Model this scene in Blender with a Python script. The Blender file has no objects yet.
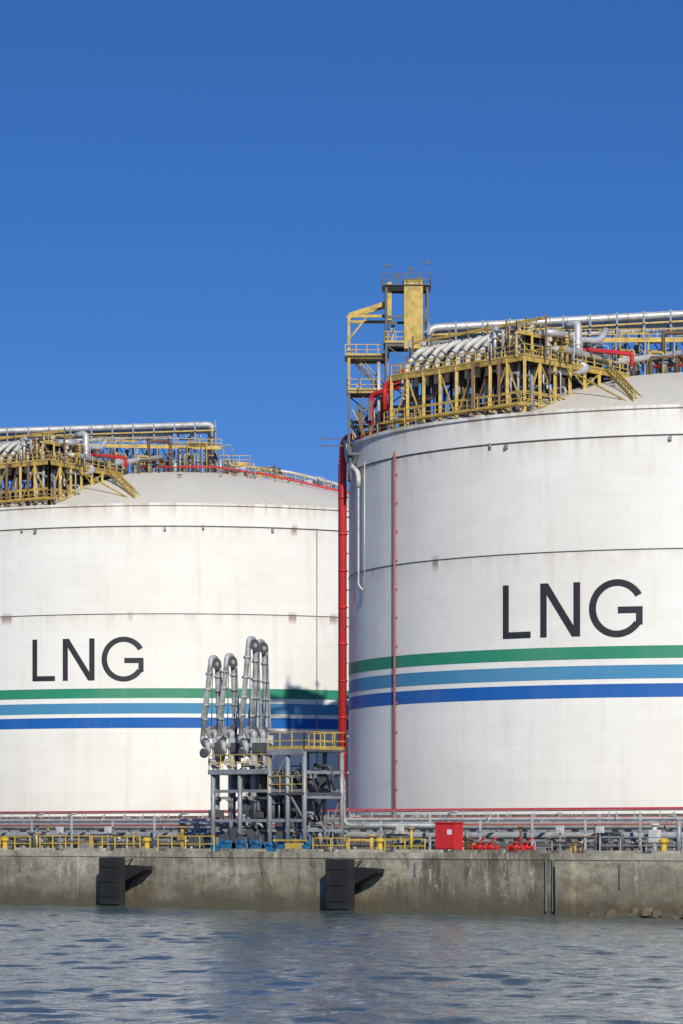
import bpy, math, random
import numpy as np
from mathutils import Vector, Matrix
random.seed(7)
sc=bpy.context.scene
F=3290.0; HY=832.0; CX=341.5; CH=4.5
# ------------------------------------------------------------ camera
cam=bpy.data.cameras.new("camera"); co=bpy.data.objects.new("camera",cam); sc.collection.objects.link(co)
co.location=(0,0,CH); co.rotation_euler=(math.radians(90),0,0)
cam.sensor_fit='VERTICAL'; cam.sensor_height=36; cam.sensor_width=24; cam.lens=F/1024*36; cam.shift_y=(HY-512)/1024
cam.clip_start=1; cam.clip_end=20000
sc.camera=co
sc.view_settings.view_transform='Standard'; sc.view_settings.look='None'; sc.view_settings.exposure=0
# ------------------------------------------------------------ light
SAZ=(0.16,-0.987); EL=29.5
el=math.radians(EL)
sd=Vector((SAZ[0]*math.cos(el),SAZ[1]*math.cos(el),math.sin(el))).normalized()
sl=bpy.data.lights.new("sun",'SUN'); sl.energy=4.05; sl.angle=math.radians(.5); sl.color=(1,.945,.83)
so=bpy.data.objects.new("sun",sl); sc.collection.objects.link(so)
so.rotation_euler=sd.to_track_quat('Z','Y').to_euler(); so.location=(60,-60,120)
w=bpy.data.worlds.new("World"); sc.world=w; w.use_nodes=True
nt=w.node_tree; nt.nodes.clear()
N=nt.nodes.new; L=nt.links.new
tc=N('ShaderNodeTexCoord'); sx=N('ShaderNodeSeparateXYZ'); L(tc.outputs['Generated'],sx.inputs[0])
m1=N('ShaderNodeMath'); m1.operation='MAXIMUM'; L(sx.outputs[2],m1.inputs[0]); m1.inputs[1].default_value=0
m2=N('ShaderNodeMath'); m2.operation='MULTIPLY_ADD'; L(m1.outputs[0],m2.inputs[0]); m2.inputs[1].default_value=2.0; m2.inputs[2].default_value=0.15
cb=N('ShaderNodeCombineXYZ'); L(sx.outputs[0],cb.inputs[0]); L(sx.outputs[1],cb.inputs[1]); L(m2.outputs[0],cb.inputs[2])
vn=N('ShaderNodeVectorMath'); vn.operation='NORMALIZE'; L(cb.outputs[0],vn.inputs[0])
sky=N('ShaderNodeTexSky'); sky.sky_type='NISHITA'; sky.sun_disc=False; sky.sun_elevation=el
sky.sun_rotation=math.atan2(SAZ[0],SAZ[1]); sky.air_density=1.0; sky.dust_density=0.1; sky.ozone_density=3.0
L(vn.outputs[0],sky.inputs[0])
hs=N('ShaderNodeHueSaturation'); hs.inputs['Saturation'].default_value=1.30; hs.inputs['Value'].default_value=.90; hs.inputs['Hue'].default_value=.513; L(sky.outputs[0],hs.inputs['Color'])
bg=N('ShaderNodeBackground'); bg.inputs[1].default_value=0.15; L(hs.outputs[0],bg.inputs[0])
wo=N('ShaderNodeOutputWorld'); L(bg.outputs[0],wo.inputs[0])

# ------------------------------------------------------------ materials
def newmat(name):
    m=bpy.data.materials.new(name); m.use_nodes=True
    t=m.node_tree; t.nodes.clear()
    o=t.nodes.new('ShaderNodeOutputMaterial'); p=t.nodes.new('ShaderNodeBsdfPrincipled'); t.links.new(p.outputs[0],o.inputs[0])
    return m,t,p
def mathn(t,op,a,b=None,c=None,clamp=False):
    n=t.nodes.new('ShaderNodeMath'); n.operation=op; n.use_clamp=clamp
    for i,v in enumerate((a,b,c)):
        if v is None: continue
        if isinstance(v,(int,float)): n.inputs[i].default_value=v
        else: t.links.new(v,n.inputs[i])
    return n.outputs[0]
def mixc(t,f,a,b,blend='MIX'):
    n=t.nodes.new('ShaderNodeMix'); n.data_type='RGBA'; n.blend_type=blend
    for s,v in ((n.inputs[0],f),(n.inputs[6],a),(n.inputs[7],b)):
        if isinstance(v,(int,float)): s.default_value=v
        elif isinstance(v,tuple): s.default_value=(v[0],v[1],v[2],1)
        else: t.links.new(v,s)
    return n.outputs[2]
def noise(t,vec,scale,detail=4,rough=.55,dist=0):
    n=t.nodes.new('ShaderNodeTexNoise'); n.inputs['Scale'].default_value=scale; n.inputs['Detail'].default_value=detail
    n.inputs['Roughness'].default_value=rough; n.inputs['Distortion'].default_value=dist
    if vec is not None: t.links.new(vec,n.inputs['Vector'])
    return n.outputs[0]
def mapping(t,vec,scale):
    n=t.nodes.new('ShaderNodeVectorMath'); n.operation='MULTIPLY'; t.links.new(vec,n.inputs[0]); n.inputs[1].default_value=scale
    return n.outputs[0]
def ramp(t,v,lo,hi):
    n=t.nodes.new('ShaderNodeMapRange'); n.interpolation_type='SMOOTHSTEP'; t.links.new(v,n.inputs[0])
    n.inputs[1].default_value=lo; n.inputs[2].default_value=hi; return n.outputs[0]
def objc(t):
    n=t.nodes.new('ShaderNodeTexCoord'); return n.outputs['Object']
def simple(name,col,rough=.5,metal=0,dirt=(.12,.10,.08),amt=.35,scale=.8):
    m,t,p=newmat(name); v=objc(t)
    n1=noise(t,v,scale,5,.65); f=ramp(t,n1,.42,.68)
    f=mathn(t,'MULTIPLY',f,amt)
    c=mixc(t,f,col,dirt)
    n2=noise(t,mapping(t,v,(3,3,.35)),1.5,3)
    f2=mathn(t,'MULTIPLY',ramp(t,n2,.4,.7),amt*.6)
    c=mixc(t,f2,c,tuple(x*.55 for x in col))
    t.links.new(c,p.inputs['Base Color']); p.inputs['Roughness'].default_value=rough; p.inputs['Metallic'].default_value=metal
    return m
M={}
M['yellow']=simple('yellow_steel_paint',(.58,.40,.085),.6,0,(.14,.09,.04),.6,1.2)
M['yellow2']=simple('yellow_paint_clean',(.62,.42,.04),.5,0,(.2,.12,.04),.4)
M['silver']=simple('aluminium_cladding',(.54,.54,.53),.45,.25,(.24,.21,.18),.5)
M['rackpipe']=simple('weathered_grey_pipe',(.36,.37,.37),.5,.15,(.14,.12,.10),.5)
M['whitep']=simple('white_pipe_paint',(.62,.61,.56),.5,0,(.3,.24,.18),.5)
M['red']=simple('red_pipe_paint',(.60,.028,.028),.5,0,(.25,.04,.03),.35)
M['redbrown']=simple('red_oxide_paint',(.40,.10,.07),.6,0,(.2,.1,.07),.4)
M['grey']=simple('grey_galvanised_steel',(.32,.34,.35),.5,.2,(.13,.11,.09),.5)
M['dgrey']=simple('dark_grey_steel',(.10,.105,.11),.6,.1,(.06,.05,.04),.4)
M['bluegrey']=simple('blue_grey_steel',(.20,.27,.34),.5,0,(.14,.13,.12),.4)
M['blue']=simple('blue_machinery_paint',(.02,.15,.33),.45,0,(.05,.05,.05),.4)
M['black']=simple('black_rubber',(.014,.014,.016),.75,0,(.045,.04,.035),.5)
M['armgrey']=simple('loading_arm_paint',(.42,.44,.44),.45,.05,(.12,.10,.08),.7,1.5)
M['letter']=simple('black_lettering_paint',(.022,.024,.028),.55,0,(.05,.05,.05),.3)
M['glass']=simple('sign_panel_white',(.7,.7,.7),.4,0,(.3,.3,.3),.2)
M['brown']=simple('rusty_brown_steel',(.16,.09,.05),.7,0,(.07,.05,.04),.5)

RINGS=(43.85,32.5)
def tankpaint(name,col,dirtk=1.0):
    m,t,p=newmat(name); v=objc(t)
    s=t.nodes.new('ShaderNodeSeparateXYZ'); t.links.new(v,s.inputs[0])
    oi=t.nodes.new('ShaderNodeObjectInfo')
    ang=mathn(t,'ARCTAN2',s.outputs[0],mathn(t,'MULTIPLY',s.outputs[1],-1.0))
    arc=mathn(t,'MULTIPLY',ang,40.0); z=s.outputs[2]
    cv=t.nodes.new('ShaderNodeCombineXYZ'); t.links.new(arc,cv.inputs[0]); t.links.new(z,cv.inputs[1])
    uv=cv.outputs[0]
    # a different stain pattern on each tank
    wv=t.nodes.new('ShaderNodeCombineXYZ'); t.links.new(arc,wv.inputs[0]); t.links.new(z,wv.inputs[1]); t.links.new(mathn(t,'MULTIPLY',oi.outputs['Random'],40.0),wv.inputs[2])
    sv_=wv.outputs[0]
    br=t.nodes.new('ShaderNodeTexBrick'); t.links.new(uv,br.inputs['Vector'])
    br.inputs['Scale'].default_value=1; br.inputs['Brick Width'].default_value=6.3; br.inputs['Row Height'].default_value=1.9
    br.inputs['Mortar Size'].default_value=.035; br.inputs['Mortar Smooth'].default_value=.6
    br.inputs['Color1'].default_value=(.968,.968,.968,1); br.inputs['Color2'].default_value=(1,1,1,1); br.inputs['Mortar'].default_value=(.90,.89,.87,1)
    c=mixc(t,1.0,col,br.outputs['Color'],'MULTIPLY')
    n1=noise(t,mapping(t,sv_,(.05,.09,1)),1.0,6,.65)
    c=mixc(t,mathn(t,'MULTIPLY',ramp(t,n1,.42,.65),.22*dirtk),c,(.60,.55,.46))
    n2=noise(t,mapping(t,sv_,(.7,.04,1)),1.0,6,.65)
    c=mixc(t,mathn(t,'MULTIPLY',ramp(t,n2,.5,.72),.22*dirtk),c,(.52,.46,.37))
    n7=noise(t,mapping(t,sv_,(.35,.5,1)),1.0,7,.75)
    c=mixc(t,mathn(t,'MULTIPLY',ramp(t,n7,.5,.72),.14*dirtk),c,(.50,.46,.40))
    nr=noise(t,mapping(t,sv_,(.6,.05,1)),1.0,6,.75)
    for rz,ln,k in ((46.8,3.2,.80),(RINGS[0],3.0,.45),(RINGS[1],2.8,.38)):
        d=mathn(t,'SUBTRACT',rz,z)
        below=mathn(t,'GREATER_THAN',d,0.0)
        fade=mathn(t,'SUBTRACT',1.0,mathn(t,'DIVIDE',d,ln),None,True)
        fade=mathn(t,'MULTIPLY',fade,fade)
        f=mathn(t,'MULTIPLY',mathn(t,'MULTIPLY',below,fade),mathn(t,'MULTIPLY',ramp(t,nr,.38,.66),k*dirtk))
        c=mixc(t,f,c,(.42,.32,.21))
    n3=noise(t,mapping(t,sv_,(.3,.02,1)),1.0,2,.4)
    for rz in RINGS:
        d=mathn(t,'ABSOLUTE',mathn(t,'SUBTRACT',rz-.3,z))
        f=mathn(t,'MULTIPLY',mathn(t,'SUBTRACT',1.0,mathn(t,'DIVIDE',d,.9),None,True),mathn(t,'MULTIPLY',ramp(t,n3,.63,.68),.75*dirtk))
        c=mixc(t,f,c,(.22,.10,.045))
    f=mathn(t,'MULTIPLY',mathn(t,'SUBTRACT',1.0,mathn(t,'DIVIDE',z,14.0),None,True),.35*dirtk)
    c=mixc(t,f,c,(.52,.47,.39))
    t.links.new(c,p.inputs['Base Color']); p.inputs['Roughness'].default_value=.6; p.inputs['Specular IOR Level'].default_value=.3
    nb=noise(t,v,.8,4); b=t.nodes.new('ShaderNodeBump'); b.inputs['Strength'].default_value=.15; b.inputs['Distance'].default_value=.12
    t.links.new(nb,b.inputs['Height']); t.links.new(b.outputs[0],p.inputs['Normal'])
    return m
M['tankwhite']=tankpaint('white_tank_paint',(.84,.82,.755))
M['roofwhite']=tankpaint('white_roof_paint',(.72,.68,.57),1.5)
M['sgreen']=tankpaint('green_stripe_paint',(.025,.25,.145),.3)
M['slblue']=tankpaint('light_blue_stripe_paint',(.06,.25,.43),.3)
M['sblue']=tankpaint('blue_stripe_paint',(.006,.11,.40),.2)

def concrete(name,base,dark,tide=True):
    m,t,p=newmat(name)
    g=t.nodes.new('ShaderNodeTexCoord'); v=g.outputs['Object']
    s=t.nodes.new('ShaderNodeSeparateXYZ'); t.links.new(v,s.inputs[0])
    n1=noise(t,mapping(t,v,(.25,.25,.6)),1,8,.72); c=mixc(t,ramp(t,n1,.43,.57),base,dark)
    n5=noise(t,mapping(t,v,(.10,.10,.2)),1,5,.6); gate=ramp(t,n5,.42,.56)
    c=mixc(t,mathn(t,'MULTIPLY',gate,.5),c,tuple(x*.65 for x in dark))
    n2=noise(t,mapping(t,v,(1.0,1.0,.14)),1,8,.72,.2)
    c=mixc(t,mathn(t,'MULTIPLY',mathn(t,'MULTIPLY',ramp(t,n2,.47,.60),mathn(t,'ADD',mathn(t,'MULTIPLY',gate,.75),.15)),.9),c,(.07,.06,.042))
    n6=noise(t,mapping(t,v,(.5,.5,.35)),1,8,.75,.5)
    c=mixc(t,mathn(t,'MULTIPLY',ramp(t,n6,.52,.62),.6),c,(.12,.095,.055))
    n4=noise(t,mapping(t,v,(.8,.8,.3)),1,8,.78,.4)
    c=mixc(t,mathn(t,'MULTIPLY',ramp(t,n4,.55,.63),.75),c,(.62,.58,.47))
    n8=noise(t,mapping(t,v,(1.7,1.7,.07)),1,5,.6)
    c=mixc(t,mathn(t,'MULTIPLY',ramp(t,n8,.64,.70),.7),c,(.66,.63,.55))
    if tide:
        nz=noise(t,mapping(t,v,(.5,.5,.9)),1,7,.7)
        zz=mathn(t,'ADD',s.outputs[2],mathn(t,'MULTIPLY',nz,-2.2))
        f=mathn(t,'SUBTRACT',1.0,ramp(t,zz,-.85,.25))
        c=mixc(t,mathn(t,'MULTIPLY',f,.9),c,(.04,.036,.024))
        zh=mathn(t,'SUBTRACT',1.0,ramp(t,mathn(t,'ADD',s.outputs[2],mathn(t,'MULTIPLY',nz,3.4)),2.6,4.2))
        c=mixc(t,mathn(t,'MULTIPLY',zh,.55),c,(.15,.12,.07))
    n3=noise(t,v,7,4,.7); c=mixc(t,mathn(t,'MULTIPLY',ramp(t,n3,.4,.7),.35),c,tuple(x*.5 for x in dark))
    t.links.new(c,p.inputs['Base Color']); p.inputs['Roughness'].default_value=.9
    b=t.nodes.new('ShaderNodeBump'); b.inputs['Strength'].default_value=.7; b.inputs['Distance'].default_value=.1
    t.links.new(noise(t,v,3,6,.75),b.inputs['Height']); t.links.new(b.outputs[0],p.inputs['Normal'])
    return m
M['quay']=concrete('weathered_quay_concrete',(.47,.43,.32),(.30,.27,.195))
M['cap']=concrete('quay_cap_concrete',(.52,.48,.37),(.36,.33,.25),False)
M['ground']=concrete('concrete_apron',(.34,.32,.27),(.26,.24,.19),False)
M['dike']=concrete('containment_wall_concrete',(.26,.245,.20),(.16,.15,.12),False)
m,t,p=newmat('harbour_water'); v=objc(t)
h=mathn(t,'MULTIPLY',noise(t,mapping(t,v,(2.2,3.,1)),1,4,.6,.4),.05)
b=t.nodes.new('ShaderNodeBump'); b.inputs['Strength'].default_value=1; b.inputs['Distance'].default_value=1
t.links.new(h,b.inputs['Height']); t.links.new(b.outputs[0],p.inputs['Normal'])
p.inputs['Base Color'].default_value=(.075,.10,.088,1); p.inputs['Roughness'].default_value=.05; p.inputs['IOR'].default_value=1.33
M['water']=m

# ------------------------------------------------------------ mesh builder
class MB:
    def __init__(s): s.v=[];s.f=[];s.sm=[]
    def add(s,vs,fs,smooth=False):
        o=len(s.v); s.v+= [tuple(x) for x in vs]
        for f in fs: s.f.append(tuple(i+o for i in f)); s.sm.append(smooth)
    def box(s,c,d,rz=0):
        x,y,z=d[0]/2,d[1]/2,d[2]/2; cr,sr=math.cos(rz),math.sin(rz)
        vs=[]
        for a in(-x,x):
            for b in(-y,y):
                for e in(-z,z): vs.append((c[0]+a*cr-b*sr,c[1]+a*sr+b*cr,c[2]+e))
        s.add(vs,[(0,1,3,2),(4,6,7,5),(0,4,5,1),(2,3,7,6),(0,2,6,4),(1,5,7,3)])
    def beam(s,p,q,w,h=None):
        h=h or w; p=Vector(p);q=Vector(q); d=q-p
        if d.length<1e-4: return
        d.normalize(); up=Vector((0,0,1)) if abs(d.z)<.95 else Vector((1,0,0))
        a=d.cross(up).normalized()*w/2; b=a.cross(d).normalized()*h/2
        vs=[p-a-b,p+a-b,p+a+b,p-a+b,q-a-b,q+a-b,q+a+b,q-a+b]
        s.add(vs,[(0,3,2,1),(4,5,6,7),(0,1,5,4),(1,2,6,5),(2,3,7,6),(3,0,4,7)])
    def path(s,pts,r,n=8,fil=0,cap=True):
        P=[Vector(x) for x in pts]
        if fil>0 and len(P)>2:
            R=[P[0]]
            for i in range(1,len(P)-1):
                a=P[i-1]-P[i]; c=P[i+1]-P[i]; f=min(fil,a.length*.48,c.length*.48)
                a=P[i]+a.normalized()*f; c=P[i]+c.normalized()*f
                for k in range(6):
                    u=k/5; R.append(a*(1-u)**2+P[i]*2*u*(1-u)+c*u*u)
            R.append(P[-1]); P=R
        d=(P[1]-P[0]).normalized(); up=Vector((0,0,1)) if abs(d.z)<.9 else Vector((1,0,0))
        a=d.cross(up).normalized(); o=len(s.v)
        for i,pt in enumerate(P):
            if i==0: dd=P[1]-P[0]
            elif i==len(P)-1: dd=P[-1]-P[-2]
            else: dd=(P[i+1]-pt).normalized()+(pt-P[i-1]).normalized()
            if dd.length<1e-6: dd=d
            dd=dd.normalized(); a=(a-dd*a.dot(dd)); a=a.normalized() if a.length>1e-6 else dd.orthogonal().normalized(); b=dd.cross(a)
            for k in range(n):
                t=2*math.pi*k/n; s.v.append(tuple(pt+a*math.cos(t)*r+b*math.sin(t)*r))
        for i in range(len(P)-1):
            for k in range(n):
                k2=(k+1)%n; s.f.append((o+i*n+k,o+i*n+k2,o+(i+1)*n+k2,o+(i+1)*n+k)); s.sm.append(True)
        if cap:
            s.f.append(tuple(o+k for k in range(n))[::-1]); s.sm.append(False)
            e=o+(len(P)-1)*n; s.f.append(tuple(e+k for k in range(n))); s.sm.append(False)
    def tube(s,p,q,r,n=8): s.path([p,q],r,n)
    def flange(s,p,d,r,w=.12,n=12):
        p=Vector(p); d=Vector(d).normalized(); s.path([p-d*w/2,p+d*w/2],r,n)
    def revolve(s,prof,n,c=(0,0)):
        for i in range(len(prof)-1):
            vs=[]
            for k in range(n):
                t=2*math.pi*k/n
                for (r,z) in (prof[i],prof[i+1]): vs.append((c[0]+r*math.cos(t),c[1]+r*math.sin(t),z))
            fs=[(2*k,2*((k+1)%n),2*((k+1)%n)+1,2*k+1) for k in range(n)]
            s.add(vs,fs,True)
    def rail(s,pts,h=1.1,sp=1.5,r=.035,mids=2,toe=True):
        P=[Vector(x) for x in pts]
        for a,b in zip(P[:-1],P[1:]):
            Ln=(b-a).length; k=max(1,round(Ln/sp))
            for i in range(k+1):
                q=a.lerp(b,i/k); s.beam(q,q+Vector((0,0,h)),r*2)
            for j in range(mids):
                o=Vector((0,0,h*(j+1)/mids)); s.beam(a+o,b+o,r*2)
            if toe: s.beam(a+Vector((0,0,.1)),b+Vector((0,0,.1)),.03,.2)
    def obj(s,name,mat,parent=None):
        me=bpy.data.meshes.new(name); me.from_pydata(s.v,[],s.f); me.polygons.foreach_set('use_smooth',s.sm); me.update()
        me.materials.append(M[mat]); o=bpy.data.objects.new(name,me); sc.collection.objects.link(o)
        if parent: o.parent=parent
        return o
def empty(name,loc=(0,0,0),rz=0):
    e=bpy.data.objects.new(name,None); sc.collection.objects.link(e); e.location=loc; e.rotation_euler=(0,0,rz); e.empty_display_size=1
    return e
class Grp:
    def __init__(s,name,loc=(0,0,0),rz=0): s.name=name; s.e=empty(name,loc,rz); s.p={}
    def __call__(s,part,mat):
        if part not in s.p: s.p[part]=(MB(),mat)
        return s.p[part][0]
    def done(s):
        s.kids=[]
        for k,(b,mt) in s.p.items():
            if b.v: s.kids.append(b.obj(k,mt,s.e))
        return s
    def copy(s,loc,rz):
        e=empty(s.name,loc,rz)
        for k in s.kids:
            o=bpy.data.objects.new(k.name,k.data); sc.collection.objects.link(o); o.parent=e
        return e

# ------------------------------------------------------------ tank
TC=(40.8,364.0); TC2=(-22.7,462.0); ROT2=math.radians(12.1)
R=40.0; ZR=46.7; RISE=8.2
def roofz(x,y): 
    r=math.hypot(x,y); return ZR-.3+RISE*(1-min(1,r/39.0)**2)
T=Grp('lng_storage_tank',(TC[0],TC[1],0))
b=T('shell','tankwhite')
b.revolve([(R,3.2),(R,43.75),(R+.14,43.8),(R+.14,46.35),(R+.34,46.4),(R+.34,ZR),(39.2,ZR),(39.0,46.4)],288)
b=T('dome_roof','roofwhite')
nn=144; rings=[39.0*(1-(i/16)) for i in range(16)]+[.01]
vs=[];fs=[]
for r in rings:
    for k in range(nn):
        t_=2*math.pi*k/nn; vs.append((r*math.cos(t_),r*math.sin(t_),roofz(r,0)))
for i in range(len(rings)-1):
    for k in range(nn): fs.append((i*nn+k,i*nn+(k+1)%nn,(i+1)*nn+(k+1)%nn,(i+1)*nn+k))
b.add(vs,fs,True)
b=T('joint_ring','dgrey')
for z,pr in ((43.72,.06),(32.5,.05)):
    b.revolve([(R,z-.05),(R+pr,z-.05),(R+pr,z+.05),(R,z+.05)],288)
for nm,mt,z0,z1 in (('green_stripe','sgreen',21.7,22.95),('light_blue_stripe','slblue',19.7,21.05),('blue_stripe','sblue',17.85,19.2)):
    T(nm,mt).revolve([(R+.02,z0),(R+.02,z1)],288)
TH0=math.radians(-26.4)
def W(s,z,off=.05):
    th=TH0+s/R; return ((R+off)*math.sin(th),-(R+off)*math.cos(th),24.0+z)
def quadstrip(b,a0,a1,c0,c1,n=12,off=.05):
    vs=[]
    for i in range(n+1):
        u=i/n
        for (p,q) in ((a0,a1),(c0,c1)): vs.append(W(p[0]+(q[0]-p[0])*u,p[1]+(q[1]-p[1])*u,off))
    b.add(vs,[(2*i,2*i+2,2*i+3,2*i+1) for i in range(n)])
b=T('lettering_LNG','letter'); S=.72; H=5.4
x0=-7.9
quadstrip(b,(x0,0),(x0,H),(x0+S,0),(x0+S,H))
quadstrip(b,(x0+S,0),(x0+3.3,0),(x0+S,.64),(x0+3.3,.64))
x1=x0+4.4
quadstrip(b,(x1,0),(x1,H),(x1+S,0),(x1+S,H)); quadstrip(b,(x1+3.65,0),(x1+3.65,H),(x1+3.65+S,0),(x1+3.65+S,H))
quadstrip(b,(x1+.0,H),(x1+3.5,0),(x1+.87,H),(x1+4.37,0),12,.06)
x2=x1+5.35; gx=x2+2.85; gy=H/2
vs=[];ng=60
for i in range(ng+1):
    a=math.radians(30+(325-30)*i/ng)
    for rx,ry in ((2.9,2.88),(2.17,2.22)): vs.append(W(gx+rx*math.cos(a),gy+ry*math.sin(a)))
b.add(vs,[(2*i,2*i+1,2*i+3,2*i+2) for i in range(ng)])
quadstrip(b,(gx+1.93,1.05),(gx+1.93,2.85),(gx+2.6,1.05),(gx+2.6,2.85),6,.06)
quadstrip(b,(gx+.1,2.2),(gx+1.93,2.2),(gx+.1,2.85),(gx+1.93,2.85),6,.06)
def polar(r,deg): a=math.radians(deg); return (r*math.sin(a),-r*math.cos(a))
b=T('sprinkler_riser','redbrown')
x,y=polar(R+.3,-61); b.tube((x,y,3.3),(x,y,44.3),.13)
for z in range(6,44,3): 
    xx,yy=polar(R+.1,-61); b.box((xx,yy,z),(.3,.3,.12))
b=T('white_vent_pipe','whitep')
pa=polar(R+.55,-74)
b.path([polar(R-.5,-81)+(47.4,),polar(R+.9,-81)+(47.4,),polar(R+.9,-79)+(44.6,),pa+(43.0,),pa+(41.5,)],.26,10,.9)
b.path([pa+(41.5,),pa+(31.0,),polar(R+.1,-73)+(30.2,)],.09,8,.3)
b.tube(polar(R+.3,-72)+(30.,),polar(R+.3,-72)+(44.,),.06)
b.tube(polar(R+.3,-78)+(28.,),polar(R+.3,-78)+(42.,),.05)
b=T('conduit','grey')
x,y=polar(R+.12,17); b.tube((x,y,3.3),(x,y,44),.07)
for d in (-40,-5,55,110): 
    x,y=polar(R+.1,d); b.tube((x,y,43.9),(x,y,43.3),.14)
for k,d in enumerate((-37,-12,8,28,60)):
    x,y=polar(R+.2,d); b.box((x,y,43.4),(.3,.3,.4),math.radians(d))
b=T('fire_water_riser','red')
p0=polar(R+.95,-83); p1=polar(R+1.1,-86)
b.path([p0+(3.3,),p0+(46.9,),polar(R+.6,-80)+(47.4,),polar(R-2.5,-76)+(47.5,),polar(R-2.5,-75.5)+(52.2,),polar(R-4.0,-73)+(52.5,)],.42,12,1.0)
b.path([p1+(3.3,),p1+(45.0,),polar(R-1,-86)+(46.9,)],.16,8,.5)
for z in range(5,46,4):
    b.flange(p0+(z,),(0,0,1),.55,.15)
b=T('riser_bracket','grey')
for z in range(6,46,4):
    x,y=polar(R+.45,-85); b.box((x,y,z+1.),(1.3,.15,.15),math.radians(-85+90))
b=T('rim_handrail','yellow')
pts=[polar(39.9,-95+i*3)+(ZR,) for i in range(14)]
b.rail(pts,1.1,1.8,.04)
b=T('crown_fittings','grey')
for i in range(30):
    a=random.uniform(-180,180); rr=random.uniform(3,33); x,y=polar(rr,a); z=roofz(x,y)
    hh=random.uniform(.4,1.2); b.tube((x,y,z-.2),(x,y,z+hh),random.uniform(.1,.25)); b.flange((x,y,z+hh),(0,0,1),.35,.12)
T.done(); T.copy((TC2[0],TC2[1],0),ROT2)

# ------------------------------------------------------------ rooftop platform
def TL(px,py,Y): return Vector(((px-CX)/F*Y-TC[0],Y-TC[1],CH+(HY-py)/F*Y))
P=Grp('rooftop_pipe_platform',(TC[0],TC[1],0))
DZ=52.6
A=Vector((-35.5,-16,0)); C=Vector((-22.3,-31.5,0)); B=Vector((-10.6,-17,0)); D=Vector((-25,-6,0))
ye=P('steel_frame','yellow'); 
def up(v,z): return Vector((v.x,v.y,z))
def frame_line(a,c,zt,sp,brace=True,mid=True,mb=None):
    mb=mb or ye
    Ln=(c-a).length; k=max(1,round(Ln/sp)); prev=None
    for i in range(k+1):
        q=a.lerp(c,i/k); zb=roofz(q.x,q.y)-.1
        if zb<zt-.3:
            mb.beam(up(q,zb),up(q,zt),.32)
            if prev is not None and brace and i%3!=0:
                if i%2: mb.beam(up(prev,roofz(prev.x,prev.y)+.3),up(q,zt-.4),.13)
                else: mb.beam(up(q,zb+.3),up(prev,zt-.4),.13)
        prev=q
    mb.beam(up(a,zt-.2),up(c,zt-.2),.28,.45)
    if mid: mb.beam(up(a,ZR+2.4),up(c,ZR+2.4),.14,.2)
nAC=Vector((0.76,0.65,0)); nCB=Vector((-.78,.63,0))
df=P('inner_frame','brown')
for off,mb in ((0,ye),(3.2,df),(6.5,df)):
    frame_line(A+nAC*off,C+nAC*off*.9+nCB*off*.2,DZ,2.5,True,off==0,mb)
    frame_line(C+nCB*off,B+nCB*off,DZ,2.6,True,off==0,mb)
lw=P('lower_walkway','yellow')
q0=A+Vector((-.8,-.6,0)); q1=C+Vector((-.4,-1.0,0))
lw.beam(up(q0,ZR+.9),up(q1,ZR+.9),1.1,.12)
lw.rail([up(q0,ZR+1.0),up(q1,ZR+1.0),up(C.lerp(B,.55)+Vector((.8,-.8,0)),ZR+1.0)],1.1,1.6,.04)
dk=P('grating_deck','dgrey')
vs=[up(A,DZ),up(C,DZ),up(B,DZ),up(D,DZ)]; vs+= [v+Vector((0,0,.12)) for v in vs]
dk.add(vs,[(3,2,1,0),(4,5,6,7),(0,1,5,4),(1,2,6,5),(2,3,7,6),(3,0,4,7)])
rl=P('handrail','yellow')
rl.rail([up(D,DZ+.12),up(A,DZ+.12),up(C,DZ+.12),up(B,DZ+.12)],1.15,1.5,.045)
gn=P('relief_valve_goosenecks','whitep'); gy_=P('gooseneck_flanges','grey')
al=(C-A).normalized()
for i in range(11):
    q=A.lerp(C,.06+i*.078)+nAC*1.0
    z=DZ+.2; j=random.uniform(-.15,.15)
    pts=[up(q,z-1.4),up(q,z+.8+j),up(q+nAC*1.0+al*.8,z+2.5+j),up(q+nAC*2.6+al*1.1,z+3.0+.05*i)]
    gn.path(pts,.31,10,.6)
    gy_.flange(up(q,z+.2),(0,0,1),.46,.16); gy_.flange(Vector(pts[2]).lerp(Vector(pts[1]),.4),Vector(pts[2])-Vector(pts[1]),.43,.16)
    gy_.flange(Vector(pts[2]).lerp(Vector(pts[1]),.75),Vector(pts[2])-Vector(pts[1]),.36,.3)
    ye.beam(up(q-nAC*.7,z+.1),up(q+nAC*.4+al*.4,z+1.7),.12)
ye.beam(up(A+nAC*3,DZ+3.9),up(C+nAC*3,DZ+4.2),.18,.3)
for i in range(8):
    q=A.lerp(C,i/7)+nAC*3; df.beam(up(q,DZ),up(q,DZ+4.6),.2)
us=[C+nAC*2.0+al*-1.0, C+nCB*1.0, C.lerp(B,.45)+nCB*1.0, C.lerp(B,.45)+nCB*4.5]
for q in us: ye.beam(up(q,DZ),up(q,DZ+2.6),.22)
for a_,b_ in zip(us,us[1:]+us[:1]):
    ye.beam(up(a_,DZ+2.5),up(b_,DZ+2.5),.18,.26); ye.beam(up(a_,DZ+.2),up(b_,DZ+2.4),.1)
rl.rail([up(q,DZ+2.6) for q in us],1.1,1.4,.035)
dk.add([up(q,DZ+2.66) for q in us],[(0,1,2,3)])
sv=P('insulated_pipes','silver')
sv.path([up(A+nAC*4,DZ+2.9),up(C+nAC*4,DZ+2.9),up(B+nCB*4+nAC*.5,DZ+3.0)],.38,12,2)
sv.path([up(A+nAC*5.5,DZ+1.3),up(C+nAC*5.2,DZ+1.3),up(B+nCB*2,DZ+1.6),up(B+Vector((6,4,0)),DZ+3.0)],.35,12,2)
e0=Vector((-31.5,-12,58.4)); e1=Vector((3,-10,60.6))
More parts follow.
